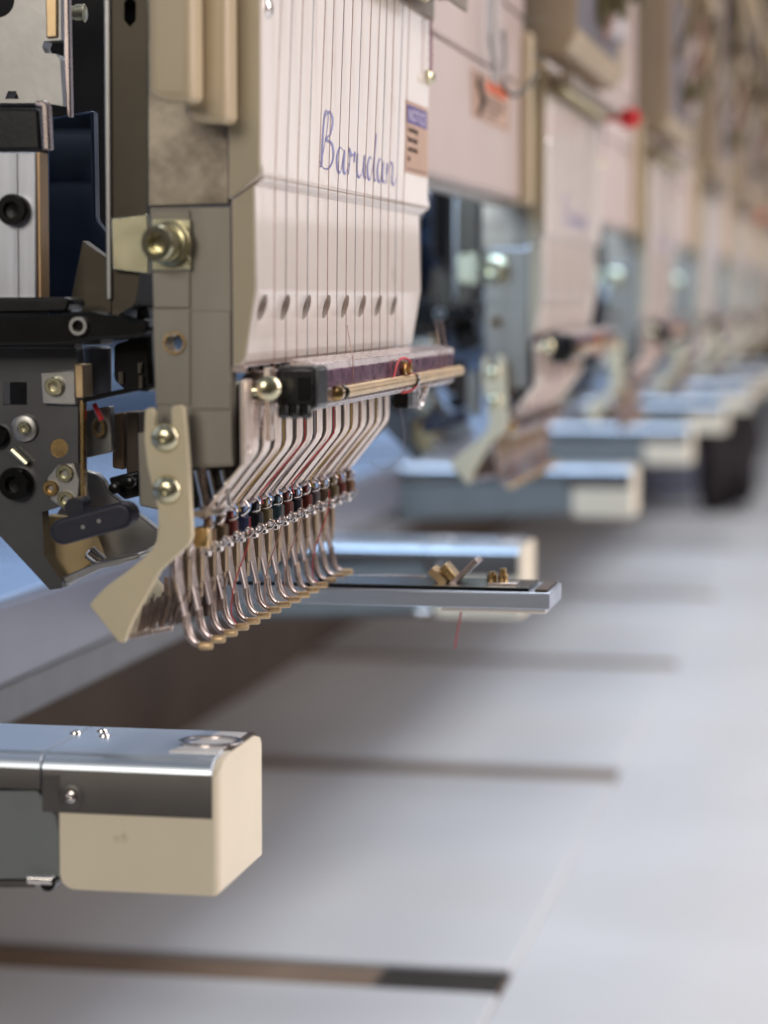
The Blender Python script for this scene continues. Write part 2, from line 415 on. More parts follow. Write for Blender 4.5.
    fin('case_shade_core', bm, darkin, H, .3)
    plate('base_trim', [(190,511),(224,508),(226,503),(228,507),(222,515),(190,518)], Y0+1, 2.5, steel, H, .2)
    for k in range(3):
        a0 = W(196+k*13,470,Y0+3); a1 = W(204+k*13,506,Y0+3)
        tubeo('guide_wire', [a0, a1], .5, chrome, H, 8)
    # ---- guide fingers: vertical, then bent back ----------------------------
    xk, zk = XZ(249,456,Y0); xb, zb2 = XZ(203,513,Y0)
    for i, y in enumerate(YI):
        bm = NB(); w = 5.0
        pts = [(xk,-19),(xk,zk+1.5),(xk-.25,zk+.4),(xk-.9,zk-.7),(xb,zb2)]
        strip(bm, pts, .6, y-w/2, y+w/2)
        fin('guide_finger', bm, fingm, H, .18)
    bm = NB(); loops = [[(435.5,-15),(441.2,-15),(441.2,zk+.5),(440.6,zk-1.5),(436,zk-1.5)], circ(438.3,zk+1.5,.8,14,1.1)]
    a_prism(bm, loops, xk-.6, xk+.4, axis='x'); fin('end_lug', bm, fingm, H, .15)
    bm = NB(); loops = [[(445.5,-13),(450,-13),(450,zk+6),(449.5,zk+2.5),(446,zk+2.5)], circ(447.8,zk+6.5,.7,14,1.2)]
    a_prism(bm, loops, xk+1.6, xk+2.6, axis='x'); fin('end_lug', bm, fingm, H, .15)
    # ---- needle clamps, needles, presser feet -------------------------------
    xc, zc = XZ(205,536,Y0+3)
    for i, y in enumerate(YI):
        m = clampcols[[0,1,2,3,4,5,6,7,4,2,8,1,5,2,0][i]]
        j = random.uniform(-.25,.25)
        bm = NB(); s = 1.7
        a_lathe(bm, (xc+j, y, zc-1.7), (0,0,1), [(0,s*.75),(.3,s),(2.8,s),(3.3,s*.6),(4.2,s*.45),(5.2,s*.45)], 12)
        cl = fin('needle_clamp', bm, m, H)
        if i == 0:
            boxo('amber_block', (xc-1.4, xc+1.5, y-4.5, y-1.3, zc-1.9, zc+1.9), brass, H, .3)
        bm = NB()
        jj = random.uniform(-.5,.5)
        pts = spline([(xc+.6,y-.6,zc+4.0+jj),(xc+1.7,y-1.8,zc+3.2),(xc+1.5-jj,y-2.6,zc+2.0),(xc+.4,y-2.8,zc+1.7)],5)
        a_tube(bm, pts, .24, 7)
        pts = spline([(xc+1.4,y-.2,zc-.8),(xc+2.3,y-1.0,zc-1.6),(xc+1.4,y-1.5,zc-2.7),(xc+.2,y-1.0,zc-2.2)],4)
        a_tube(bm, pts, .22, 7)
        fin('thread_hook', bm, chrome, cl)
        bm = NB(); a_lathe(bm, (xc-.3+j, y+.2, zc-4.0), (0,0,1), [(0,.5),(.25,1.0),(.9,1.05),(1.15,.6),(1.3,.6),(1.5,.9),(2.1,.85),(2.3,.5)], 12)
        a_lathe(bm, (xc+.6, y-.6, zc-1.2), (1,-.5,0), [(0,.55),(.8,.55),(1.0,.4),(1.3,.3)], 8)
        fin('clamp_collar', bm, chrome, cl)
        xt_n = XZ(178,560,444)[0]-1.6
        latheo('needle_bar', (xc-.4,y,zc+3.2), (0,0,1), [(0,.9),(.4,1.15),(1.6,1.15),(1.8,.9),(12,.9)], railm, H, 12)
        tubeo('needle', [(xt_n,y+.3,zc-3),(xt_n,y+.3,zc-14),(xt_n,y+.3,zc-17.5)], [.32,.28,.06], steel, H, 8)
        latheo('foot_spring_rod', (XZ(178,560,444)[0]+.3, y+4.3, zc-13.5), (0,0,1), [(0,.5),(.3,.9),(3,.95),(3.3,1.25),(8.6,1.25),(9,.8),(12,.8)], bronze, H, 10)
        # presser foot
        xt, zt = XZ(178,560,444); xm, zm = XZ(186,616,444)
        k = random.uniform(-.3,.3)
        bm = NB()
        strip(bm, [(xt+1.2,zt+3.2),(xt,zt+.8),(xt+.1+k*.3,zt-3.2),(xm+k*.2,zm)], .8, y-2.8, y+2.0)
        for v in bm.verts:
            if v.co.z < zm+1: v.co.y = y-.2+(v.co.y-y)*.5
        ft = fin('presser_foot', bm, footm, H, .3)
        bm = NB()
        for s_ in (-1.1, .75):
            pts = spline([(xm,y+s_*.9,zm+.6),(xm+.2,y+s_*1.1,zm-1.6),(xm+.7,y+s_*1.0,zm-3.6),(xm+1.8,y+s_*.6,zm-5.1),(xm+3.2,y-.2,zm-5.6)],5)
            a_tube(bm, pts, .52, 8)
        fin('foot_wire', bm, footm, ft)
        latheo('foot_tip', (xm+2.5,y-.2,zm-5.65), (1,-.12,.08), [(0,.4),(.3,.75),(2.5,.75),(2.8,.6)], rodm, ft, 12)
    for i, m in ((2,thr_yel),(4,thr_red),(5,thr_gr),(7,thr_red),(9,thr_yel),(10,thr_br),(12,thr_yel)):
        y = YI[i]+1.2
        tubeo('finger_thread', [(xk+.9,y,zk+9),(xk+.9,y+.4,zk+.6),(xb+.9,y-1.5,zb2+.5),(xc+1.9,y-1.2,zc+3)], .16, m, H, 5)
    for i in (3, 6, 8, 11):
        y = YI[i]
        tubeo('needle_thread', spline([(xc+1.7,y-1,zc+1),(xc+1.2,y-.2,zc-4),(xm+2.2,y+.6,zm+3),(xm+1.6,y+.2,zm-3),(xm+3.4,y-.6,zm-5.4)],4), .15, thr_red if i % 2 else thr_br, H, 5)
    # far end wire loop
    y = YI[-1]+5; tubeo('wire_loop', spline([(xk+1,y,zk+8),(xk+3,y+2,zk-2),(xk+2,y+3,zk-9),(xk-2,y+2,zk-12),(xk-5,y,zk-10)],6), .1, thr_gr, H, 6)

    # ---- front rail ---------------------------------------------------------
    yr0, yr1 = 456.0, 612.0
    xr = XZ(318, 375, yr0)[0]
    zt, zp0, zp1, zbm = (zat(364,yr0,318), zat(371,yr0,318), zat(390,yr0,318), zat(411,yr0,318))
    bm = NB(); a_prism(bm, [[(xr-5.5,zt+.9),(xr-.3,zt),(xr,zp0),(xr-.2,zp0-.1),(xr-.2,zp1),(xr,zp1-.1),(xr+.1,zbm+1),(xr-1.2,zbm),(xr-5.5,zbm+.6)]], yr0, yr1)
    rail = fin('front_rail', bm, railm, H, .25)
    boxo('oil_film_strip', (xr-.5, xr+.05, yr0+1, yr1-1, zp1+.2, zp0-.2), purple, rail, .05)
    zr_ = (zat(392,476,345)); 
    rd = tubeo('brass_rod', [(xr+.9,474,zr_),(xr+.9,yr1+3,zr_+.3)], 1.25, rodm, rail, 16)
    latheo('rod_collar', (xr+.6,469,zr_), (0,1,0), [(0,.9),(.4,1.5),(2.4,1.5),(2.6,.9),(5,.9)], brass, rail, 16)
    latheo('rod_collar', (xr+.9,473.4,zr_), (0,1,0), [(0,1.3),(.9,1.45),(1.2,1.3)], blackm, rail, 16)
    yc = WX(402,362,xr)[1]
    latheo('rail_nut', (xr,yc,(zp0+zp1)/2), FRONT, [(0,1.7),(.9,1.9),(1.2,1.3),(2.2,1.2),(2.4,.7)], brass, rail, 6)
    tubeo('cord_wrap', spline([(xr+.6,yc-14,zp1-.6),(xr+.9,yc-8,zp0+.2),(xr+1.8,yc,zp0-.2),(xr+1.0,yc+5,zp1),(xr+2.3,yc+8,zr_-.2),(xr+1,yc+7,zr_-2.2),(xr-1,yc+5,zbm)],6), .3, thr_red, rail, 8)
    latheo('rod_ring', (xr+.9,yc+7,zr_), (0,1,0), [(0,1.2),(.1,1.75),(2.0,1.75),(2.1,1.2)], steel, rail, 16)
    # black end block, stud and nut
    blk = boxo('black_end_block', (XZ(275,380,Y0+5)[0], XZ(316,380,Y0+5)[0], Y0+6, yr0-.3, zat(409,Y0+6), zat(366,Y0+6)), blackp, H, .9, seg=4)
    boxo('block_recess', (XZ(297,380,Y0+5)[0], XZ(312,380,Y0+5)[0], Y0+5.4, Y0+6.5, zat(400,Y0+6), zat(376,Y0+6)), blackm, blk, .2)
    bm = NB()
    for k in range(3): a_lathe(bm, W(284+11*k, 412, Y0+5), (.2,-.6,-1), [(-.8,1.2),(.8,1.2),(1.1,.8)], 12)
    fin('block_studs', bm, blackm, blk)
    c = W(256,389,Y0+8); bm = NB(); a_lathe(bm, W(233,391,Y0+8), (1,0,0), [(0,1.9),(1.2,1.9),(1.3,1.5),(5.5,1.5),(5.6,1.0),(8,1.0)], 16)
    fin('stud', bm, zinc, H)
    bm = NB(); a_lathe(bm, W(268,388,Y0+2), (.35,-1,0), [(0,1.5),(.3,2.0),(1.2,2.3),(1.8,1.7),(2.0,.6)], 20); fin('dome_nut', bm, zinc, H)
    plate('clamp_plate', [(246,372),(276,370),(277,404),(262,407),(258,440),(253,440),(252,400)], Y0+9, 2, railm, H, .2)
    # bits under the far end of the rail
    ye = WX(405,405,xr-3)[1]
    boxo('rail_foot', (xr-5, xr-1.5, ye-4, ye+2, zbm-4, zbm+.4), blackm, H, .3)
    bm = NB(); a_tube(bm, [(xr-1+1.0*math.cos(a)*.9, ye+12+2.2*math.sin(a), zbm-2+2.5*math.cos(a)) for a in [2*PI*k/20 for k in range(21)]], .5, 8, cap=False); fin('pull_ring', bm, steel, H)
    bm = NB(); a_lathe(bm, (xr-2,ye+6,zbm+.3), (0,.1,-1), [(0,1.2),(1.2,1.8),(2.6,1.2),(4,1.4),(4.6,.5)], 6); fin('clear_bead', bm, clearm, H, smooth=False)

    # ---- threads ------------------------------------------------------------
    for i, y in enumerate(YI):
        dy = random.uniform(-5,5)
        m = [thr_br, thr_dk, thr_br, thr_gr, thr_br][i % 5]
        zt_ = zr+40
        pts = [(XP+2.2, y+4+dy*.6, zt_), (XP+2.2, y+4.5+dy*.25, zr+1), (XP+1.0, y+2.0, zat(178,Y0)), (XP+.9, y+1.5, zat(290,Y0)), (XP+.9, y+1.4, zat(366,Y0)), (XP+.5, y+1.4, zat(384,Y0))]
        tubeo('thread', pts, .095, m, H, 5)

    for y in (487, 590, 598):
        tubeo('rail_thread', [(XP-.2, y*(XP+1)/(xr+.2), zat(330,Y0)), (xr+.2, y, zt+.6), (xr+.35, y, zp1)], .1, thr_br, H, 5)

    # ================= body castings and mechanism on the left ===============
    # backbone of dark castings
    plate('body_casting', [(-420,-150),(104,-150),(104,-90),(142,-90),(142,262),(131,270),(100,266),(100,345),(-420,345)], 522, 10, darkin, H, .5)
    plate('lower_casting', [(-60,340),(74,340),(74,458),(68,470),(45,500),(-60,420)], 500, 6, darkin, H, .5)
    # dark vertical plate and its bright edge
    yv = Y0+14
    vp = plate('vertical_plate', [(110,-120),(147,-120),(147,228),(136,300),(133,306),(112,318)], yv, 30, darkpl, H, .25, holes=[[(124,2),(130,-4),(136,2),(136,20),(130,27),(124,20)]])
    plate('edge_strip', [(103,-120),(109,-120),(110.5,120),(111.5,300),(106,300),(104.5,120)], yv-1, 30, greym, vp, .3)
    plate('lower_shield', [(82,240),(112,262),(112,318),(70,318),(70,300)], yv+16, 4, darkpl, H, .3)
    plate('blue_sheen_plate', [(47,118),(93,110),(95,220),(112,240),(112,318),(47,318)], 492, 4, bluedk, H, .6)
    # upper left grey plate
    ul = plate('grey_plate', [(-160,-120),(60,-120),(61,40),(44,41),(42,47),(45,53),(56,54),(60,60),(63,106),(46,103),(-160,103)], 470, 5, greym, H, .5, holes=[(-2,0,18),[(8,91),(16,91),(19,99),(5,99)]], seg=3)
    plate('lit_pad', [(44,-60),(57,-60),(57,37),(46,38)], 469.2, .9, rodm, ul, .3)  # lit right part of the grey plate, put on as warm colour
    plate('light_strip', [(61.5,-120),(66,-120),(71,117),(66.5,117),(63.5,60)], 468, 2, railm, H, .3)
    latheo('brass_stub', W(86,13,486), (-1,0,0), [(0,1.4),(.3,1.9),(2,1.9),(2.2,1.6),(3.6,1.6),(4,1.2)], zinc, H, 16)
    # black box, L bracket, aluminium block
    plate('black_housing', [(-160,108),(38,108),(41,150),(-160,150)], 462, 7, blackp, H, .6)
    plate('angle_bracket', [(34,101),(45,100),(48,106),(50,150),(45,150.5),(42.5,150),(40.5,107),(34,106)], 459, 2.6, railm, H, .4)
    ab = plate('aluminium_block', [(-160,152),(36,152),(36.5,299),(-160,299)], 456, 5, alu, H, .35)
    plate('block_ridge', [(14,152.5),(17,152.5),(18.5,298.5),(15.5,298.5)], 455.6, .6, alu, ab, .1)
    boxo('painted_lit_edge', (XZ(36.8,152,456)[0], XZ(36.8,152,456)[0]+.5, 456.1, 461.2, zat(299,456,36), zat(152,456,36)), litedge, ab, .15)  # orange-lit edge of the block painted on as a strip
    screw(W(15,210,455.6), NEAR, 3.1, blackm, ab, 2.4, 'socket_screw')
    # black linkage
    bm = NB(); a_prism(bm, [[XZ(x,y,452) for x,y in ((-160,298),(66,297),(70,302),(66,312),(24,313),(-160,316))]], 452, 462)
    fin('link_bar', bm, blackp, H, .5, 3)
    lk = plate('link_arm', [(-160,315),(30,316),(74,313),(90,311),(118,316),(134,322),(146,318),(150,330),(136,338),(92,340),(66,345),(-160,347)], 449, 8, blackm, H, .6)
    bm = NB(); c = XZ(80,326,449); a_prism(bm, [circ(c[0],c[1],1.75), circ(c[0],c[1],1.15)], 447.6, 449.5); fin('pivot_ring', bm, greym, lk, .15)
    # glossy black block behind the gap
    gb = plate('black_slider', [(113,344),(126,340),(134,330),(137,306),(147,306),(150,330),(152,388),(146,392),(124,390),(113,380)], 462, 14, blackm, H, .8, seg=3)
    for px,py,h in ((121,378,12),(140,368,10),(141,382,12)):
        a = W(px,py-h/2,461.4); b = W(px,py+h/2,461.4); tubeo('bright_pin', [a,b], .55, chrome, gb, 10)
    # grey cylinder
    c = W(97,346,474); latheo('grey_cylinder', c, (0,0,-1), [(0,2.4),(.5,2.9),(9.3,2.9),(9.8,2.6)], bedm, H, 24)
    plate('cylinder_base', [(82,398),(118,390),(152,384),(152,388),(118,395),(82,403)], 462, 6, blackm, H, .2)
    # lower face plate, a V that ends in a toe
    lp = plate('face_plate', [(-160,348),(76,348),(78,366),(78,480),(84,500),(42,512),(44,555),(62,582),(62,588),(50,590),(0,536),(-160,390)], 464, 4, greydk, H, .4,
               holes=[[(3,382),(27,382),(27,405),(3,405)], (59,448,10)])
    plate('fold_edge', [(74,364),(83,364),(84,398),(75,398)], 462.5, 6, rodm, lp, .3)
    plate('fold_edge', [(79,400),(84,400),(84.5,500),(80,500)], 463, 2, brass, lp, .3)
    plate('tab_plate', [(40,372),(75,370),(76,405),(42,404)], 462.4, 1.5, greym, lp, .3)
    screw(W(55,386,462.2), NEAR, 1.9, zinc, lp, 1.2, 'zinc_screw'); 
    latheo('round_washer', W(25,428,463.8), NEAR, [(0,2.7),(.7,2.7),(.9,2.4),(.9,1.3),(1.5,1.2),(1.7,.9),(1.2,.4)], greym, lp, 24)
    screw(W(25,428,462.6), NEAR, 1.2, zinc, lp, .9, 'zinc_screw')
    latheo('bushing', W(59,448,464.2), (0,1,0), [(0,1.95),(3,1.9),(3.1,1.0),(6,.9)], brass, lp, 20)
    screw(W(18,483,463.9), NEAR, 3.3, blackm, lp, 3.0, 'socket_screw'); screw(W(-2,436,463.9), NEAR, 2.4, blackm, lp, 2.0, 'socket_screw')
    a = W(12,450,462.5); b = W(27,464,462.5); tubeo('yellow_pin', [a,b], .75, zinc, lp, 10)
    for px,py,r in ((52,488,1.6),(66,473,1.8),(67,499,1.7)): screw(W(px,py,463.8), NEAR, r, zinc if px>60 else brass, lp, 1.4, 'brass_screw')
    plate('washer_lobe', [(46,478),(58,464),(74,462),(80,480),(78,506),(64,510),(50,500)], 463.2, .9, greym, lp, .3)
    # toe, grey cheek and ochre inside
    plate('cheek_plate', [(84,470),(97,474),(104,482),(108,492),(130,508),(158,530),(156,545),(140,556),(116,563),(88,574),(64,588),(52,575),(52,520)], 478, 3, greym, H, .4)
    plate('ochre_liner', [(46,515),(86,520),(100,558),(82,570),(62,580),(48,556)], 471, 4, beigein, H, .4)
    plate('toe_lip', [(52,584),(62,577),(98,562),(140,553),(140,558),(118,566),(100,569),(72,582),(56,590)], 466, 7, greym, H, .5)
    latheo('roller', W(88,551,468), (.5,.1,-.42), [(0,1.1),(.3,1.5),(3.6,1.5),(3.9,1.0)], chrome, H, 16)
    kb = NB(); a0 = Vector(W(62,532,452)); a1 = Vector(W(119,516,452))
    dd = (a1-a0).normalized(); nn = Vector((-dd.z,0,dd.x)); rr = 2.6; loop=[]
    for k in range(9): 
        t = PI/2 + PI*k/8; p = a0 + dd*math.cos(t)*rr + nn*math.sin(t)*rr; loop.append((p.x,p.z))
    for k in range(9):
        t = -PI/2 + PI*k/8; p = a1 + dd*math.cos(t)*rr + nn*math.sin(t)*rr; loop.append((p.x,p.z))
    a_prism(kb, [loop], 452, 458); kn = fin('lever_knob', kb, knobm, H, .8, 4)
    latheo('knob_boss', W(74,508,456), (0,1,0), [(0,2.0),(6,2.0)], knobm, kn, 16)
    for px,py in ((83,527),(99,521)): latheo('knob_mark', W(px,py,452.1), NEAR, [(0,.45),(.15,.4)], greym, kn, 10)
    # bits seen in the gap
    plate('small_bracket', [(85,410),(110,406),(113,452),(86,458)], 474, 3, greym, H, .3)
    tubeo('red_lead', spline([W(94,404,468),W(98,412,468),W(102,420,468)],5), .55, redm, H, 10)
    bm = NB(); c = XZ(98,428,472); a_prism(bm, [circ(c[0],c[1],1.3,20,1.9), circ(c[0],c[1],.8,20,1.3)], 472, 473.2); fin('brass_ring', bm, brass, H, .1)
    plate('brown_block', [(112,414),(124,412),(124,470),(112,468)], 480, 12, slotm, H, .4)
    plate('brown_block', [(126,412),(138,412),(140,478),(126,474)], 478, 14, brownm, H, .4)
    plate('grey_block', [(137,432),(158,430),(158,510),(139,506)], 462, 9, platem, H, .4)
    plate('black_catch', [(108,478),(140,470),(140,496),(124,500),(112,490)], 470, 6, blackm, H, .5)
    for px,py in ((116,488),(131,482)): latheo('catch_pin', W(px,py,468), NEAR, [(0,1.2),(1.4,1.2),(1.6,.9)], blackm, H, 12)
    return H

head = make_head()
head['label'] = 'nearest embroidery head, in sharp focus, with script logo and small notice sticker'

# notice sticker on the nearest head only (its cover is the first child mesh called upper_cover)
upc = [c for c in head.children if c.name.startswith('upper_cover')][0]

def kids(o): return [c for c in bpy.data.objects if c.parent == o]
def copy_tree(o, parent=None, skip=(), km=None):
    c = o.copy(); col.objects.link(c)
    if parent: c.parent = parent
    for ch in km.get(o.name, []):
        if not ch.name.split('.')[0] in skip: copy_tree(ch, c, skip, km)
    return c
def kidmap():
    km = {}
    for o in bpy.data.objects:
        if o.parent: km.setdefault(o.parent.name, []).append(o)
    return km

# upper tension unit: only shows on the heads farther along, above the first one's frame
def add_upper(H, off):
    x0, x1 = XP-20, XP+10
    def P(o): return o
    bm = NB(); a_prism(bm, [[(x0,84),(x1-4,84),(x1,90),(x1,230),(x1-14,300),(x0,300)]], Y0+6, YE-4); u = fin('tension_unit', bm, tanc, H, 1.5, 3)
    bm = NB()
    for i in range(15): a_box(bm, x1, x1+.8, YI[i]-2, YI[i]+.6, 92, 228)
    fin('thread_channels', bm, thr_gr, u)
    olive = MATS['olive_metal']
    for (yy, z, r) in ((500,107,9),(566,118,7),(480,168,8),(545,193,13)):
        latheo('tension_dial', (x1+.5,yy,z), FRONT, [(0,r*.6),(1,r),(3,r),(4,r*.5),(8,r*.45),(8.5,r*.75),(11,r*.7),(11.5,.5)], olive, u, 20)
    bm = NB(); a_tube(bm, spline([(x1,470,150),(x1+14,480,158),(x1+16,520,150),(x1+12,570,160),(x1,590,150)],6), 2.0, 8); fin('guide_bow', bm, tanc, u)
    random.seed(11)
    for k in range(7):
        y = 455+21*k; z = random.uniform(95,150)
        pts = spline([(x1+.5,y,z),(x1+random.uniform(6,14),y+random.uniform(-8,8),z+30),(x1+random.uniform(3,12),y+random.uniform(-14,14),z+70),(x1-2,y+random.uniform(-10,10),z+130)],5)
        tubeo('lead', pts, random.uniform(1.2,2.6), [brownm, olive, cream, thr_br][k%4], u, 8)
    boxo('tension_plate', (x1, x1+2, 462, 520, 155, 215), brownm, u, 1); boxo('tension_plate', (x1, x1+2.5, 532, 590, 100, 150), railm, u, 1)
mat('olive_metal', (.16,.13,.06), .5, .4, .3, 60)

km = kidmap()
heads = [head]
FARSKIP = {'finger_thread','needle_thread','needle','thread_hook','clamp_collar','thread','foot_wire','guide_wire','wire_loop','plum_cord','cord_screw','knob_mark','catch_pin','zinc_screw','brass_ring','bright_pin','raised_pad','seam_pad','cord_wrap','block_studs','rod_collar','thread_eyelets','knob_boss','block_ridge'}
hl = ['second embroidery head from the camera, just behind the sharp one, softly blurred',
      'third embroidery head from the camera, blurred, right of the head with the red knob',
      'fourth embroidery head from the camera, strongly blurred',
      'fifth embroidery head from the camera, strongly blurred towards the right edge',
      'sixth embroidery head from the camera, a beige blur near the right edge',
      'seventh embroidery head from the camera, a faint blur cut by the right edge',
      'farthest embroidery head, at the end of the visible row']
for n in range(1, 8):
    skip = set() if n < 2 else ({'needle','thread_hook'} if n == 2 else FARSKIP)
    h = copy_tree(head, None, skip, km)
    h.location.y = head.location.y + .4*n
    h['label'] = hl[n-1]; heads.append(h)
# upper units: built once on head 2, copied on
PORG[heads[1].name] = PORG[head.name]
add_upper(heads[1], 0)
km = kidmap()
uu = [o for o in km[heads[1].name] if o.name.startswith('tension_unit')][0]
for h in heads[2:]: copy_tree(uu, h, (), km)
for n, hh in ((1,heads[1]),(4,heads[4])):
    PORG[hh.name] = PORG[head.name]
    latheo('red_knob', (XP+6,574,70.5), (1,-.3,0), [(0,1.2),(7,1.2),(7.2,3.2),(8.2,3.9),(12.5,3.9),(13.5,3.0)], redm, hh, 20)

# sticker (nearest head)
def sticker_notice():
    x = XP+.16
    y0, y1 = WX(405,99,XP)[1], WX(429,112,XP)[1]
    z1 = WX(405,99,XP)[2]; z0 = WX(405,172,XP)[2]
    y1 = min(y1, YE-1.2)
    bm = NB(); a_box(bm, XP-.1, x, y0, y1, z0, z1); st = fin('notice_sticker', bm, paper, upc, 0, smooth=False)
    st['label'] = 'small tan notice sticker with a purple heading'
    w = y1-y0; h = z1-z0
    bm = NB(); a_box(bm, x-.05, x+.04, y0+w*.06, y1-w*.05, z1-h*.31, z1-h*.06); fin('sticker_heading', bm, stpur, st, 0, smooth=False)
    text('NOTICE', h*.24, inkw, st, (x+.06, y0+w*.12, z1-h*.27), (0,1,0), (0,0,1), 'heading_lettering', .03, sx=w*.78/(h*.24*3.75))
    for k, s in enumerate(('To avoid damage','Remove adaptor','screws from the','bed')):
        text(s, h*.12, ink, st, (x+.05, y0+w*.09, z1-h*(.43+.135*k)), (0,1,0), (0,0,1), 'body_lettering', .03, sx=.94 if k < 3 else 1)
    bm = NB(); a_box(bm, x-.05, x+.04, y0+w*.08, y1-w*.05, z0+h*.05, z0+h*.065); fin('sticker_rule', bm, ink, st, 0, smooth=False)
sticker_notice()

# ================================================================== bridge covers between the heads
XB = XP-8
def make_bridge():
    y0, y1 = YE+8, Y0+400-4
    B = thing('bridge_cover', (XB-10, y0, 33), 'x', 'machine cover', 'bridge covers between the heads')
    bm = NB(); a_prism(bm, [[(XB-9,35),(XB-2,33),(XB,34.5),(XB,71.5),(XB-9,71.5)]], y0, y1); fin('lower_panel', bm, panelc, B, .4)
    bm = NB(); a_prism(bm, [[(XB-9,72.3),(XB+.3,72.3),(XB+.3,94.5),(XB-9,94.5)]], y0, y1); fin('middle_panel', bm, panelc, B, .5)
    bm = NB(); a_prism(bm, [[(XB-9,95.4),(XB+.6,95.4),(XB+.6,300),(XB-9,300)]], y0, y1); fin('upper_panel', bm, panelc, B, .5)
    bm = NB(); a_box(bm, XB-7, XB-3, y0+1, y1-1, 30.6, 34.2); fin('seal_strip', bm, greym, B, .3)
    return B
bridge = make_bridge(); PORGB = PORG[bridge.name]
bl = ['pink beige cover panel with warning sticker, between the first two heads',
      'blurred cover panel between the second and third heads','blurred cover panel between the third and fourth heads',
      'blurred cover panel between the fourth and fifth heads','blurred cover panel between the fifth and sixth heads',
      'blurred cover panel between the sixth and seventh heads','blurred cover panel between the last two heads']
bridge['label'] = bl[0]
km = kidmap()
for n in range(1, 7):
    b = copy_tree(bridge, None, (), km); b.location.y += .4*n; b['label'] = bl[n]
# warning sticker and thread hook on the first cover
lp_ = [c for c in bridge.children if c.name.startswith('lower_panel')][0]
def sticker_warn():
    x = XB+.16
    ya, yb = WX(471,70,XB)[1], WX(509,90,XB)[1]
    z1 = WX(471,67,XB)[2]; z0 = WX(471,116,XB)[2]; w = yb-ya; h = z1-z0
    bm = NB(); a_box(bm, XB-.1, x, ya, yb, z0, z1); st = fin('warning_sticker', bm, paper, lp_, 0, smooth=False)
    st['label'] = 'tan warning sticker with an orange block'
    bm = NB(); a_prism(bm, [[(ya+w*.05,z0+h*.06),(ya+w*.95,z0+h*.06),(ya+w*.95,z1-h*.06),(ya+w*.05,z1-h*.06)],[(ya+w*.065,z0+h*.08),(ya+w*.935,z0+h*.08),(ya+w*.935,z1-h*.08),(ya+w*.065,z1-h*.08)]], x-.05, x+.04, axis='x'); fin('sticker_border', bm, ink, st, smooth=False)
    bm = NB(); a_box(bm, x-.05, x+.05, ya+w*.38, ya+w*.9, z1-h*.32, z1-h*.10); fin('orange_block', bm, storg, st, smooth=False)
    bm = NB(); a_tube(bm, spline([(x+.1,ya+w*.14,z1-h*.2),(x+.1,ya+w*.22,z1-h*.45),(x+.1,ya+w*.25,z1-h*.6),(x+.1,ya+w*.17,z0+h*.12)],5), [1.3]*15+[.9], 6)
    fin('pictogram', bm, ink, st)
    text('WARNING', h*.16, ink, st, (x+.06, ya+w*.42, z1-h*.28), (0,1,0), (0,0,1), 'heading_lettering', .03, sx=.9*w*.46/(h*.16*4.9)*1.0)
    for k, s in enumerate(('Keep hands away','from the needles','while machine','is running')):
        text(s, h*.13, ink, st, (x+.05, ya+w*.38, z1-h*(.46+.125*k)), (0,1,0), (0,0,1), 'body_lettering', .03, sx=w*.52/(h*.13*7.6))
sticker_warn()
# translucent stick with wire hook, fixed to the cover
HK = thing('thread_hook_stick', WX(498,80,XB+4), 'translucent stick with bent wire hook hanging on the pink beige cover', 'thread hook')
a = [WX(494,-30,XB+5), WX(494,30,XB+5), WX(497,60,XB+5), WX(498,84,XB+5)]
tubeo('clear_stick', spline(a,5), [2.2]*10+[2.0]*6, clearm, HK, 14)
tubeo('stick_core', spline([WX(503,30,XB+6),WX(504,60,XB+6),WX(503,82,XB+6)],5), .8, greym, HK, 8)
tubeo('wire_hook', spline([WX(502,80,XB+6),WX(506,91,XB+8),WX(516,95,XB+9),WX(528,86,XB+10),WX(538,71,XB+10)],6), .7, darkpl, HK, 8)

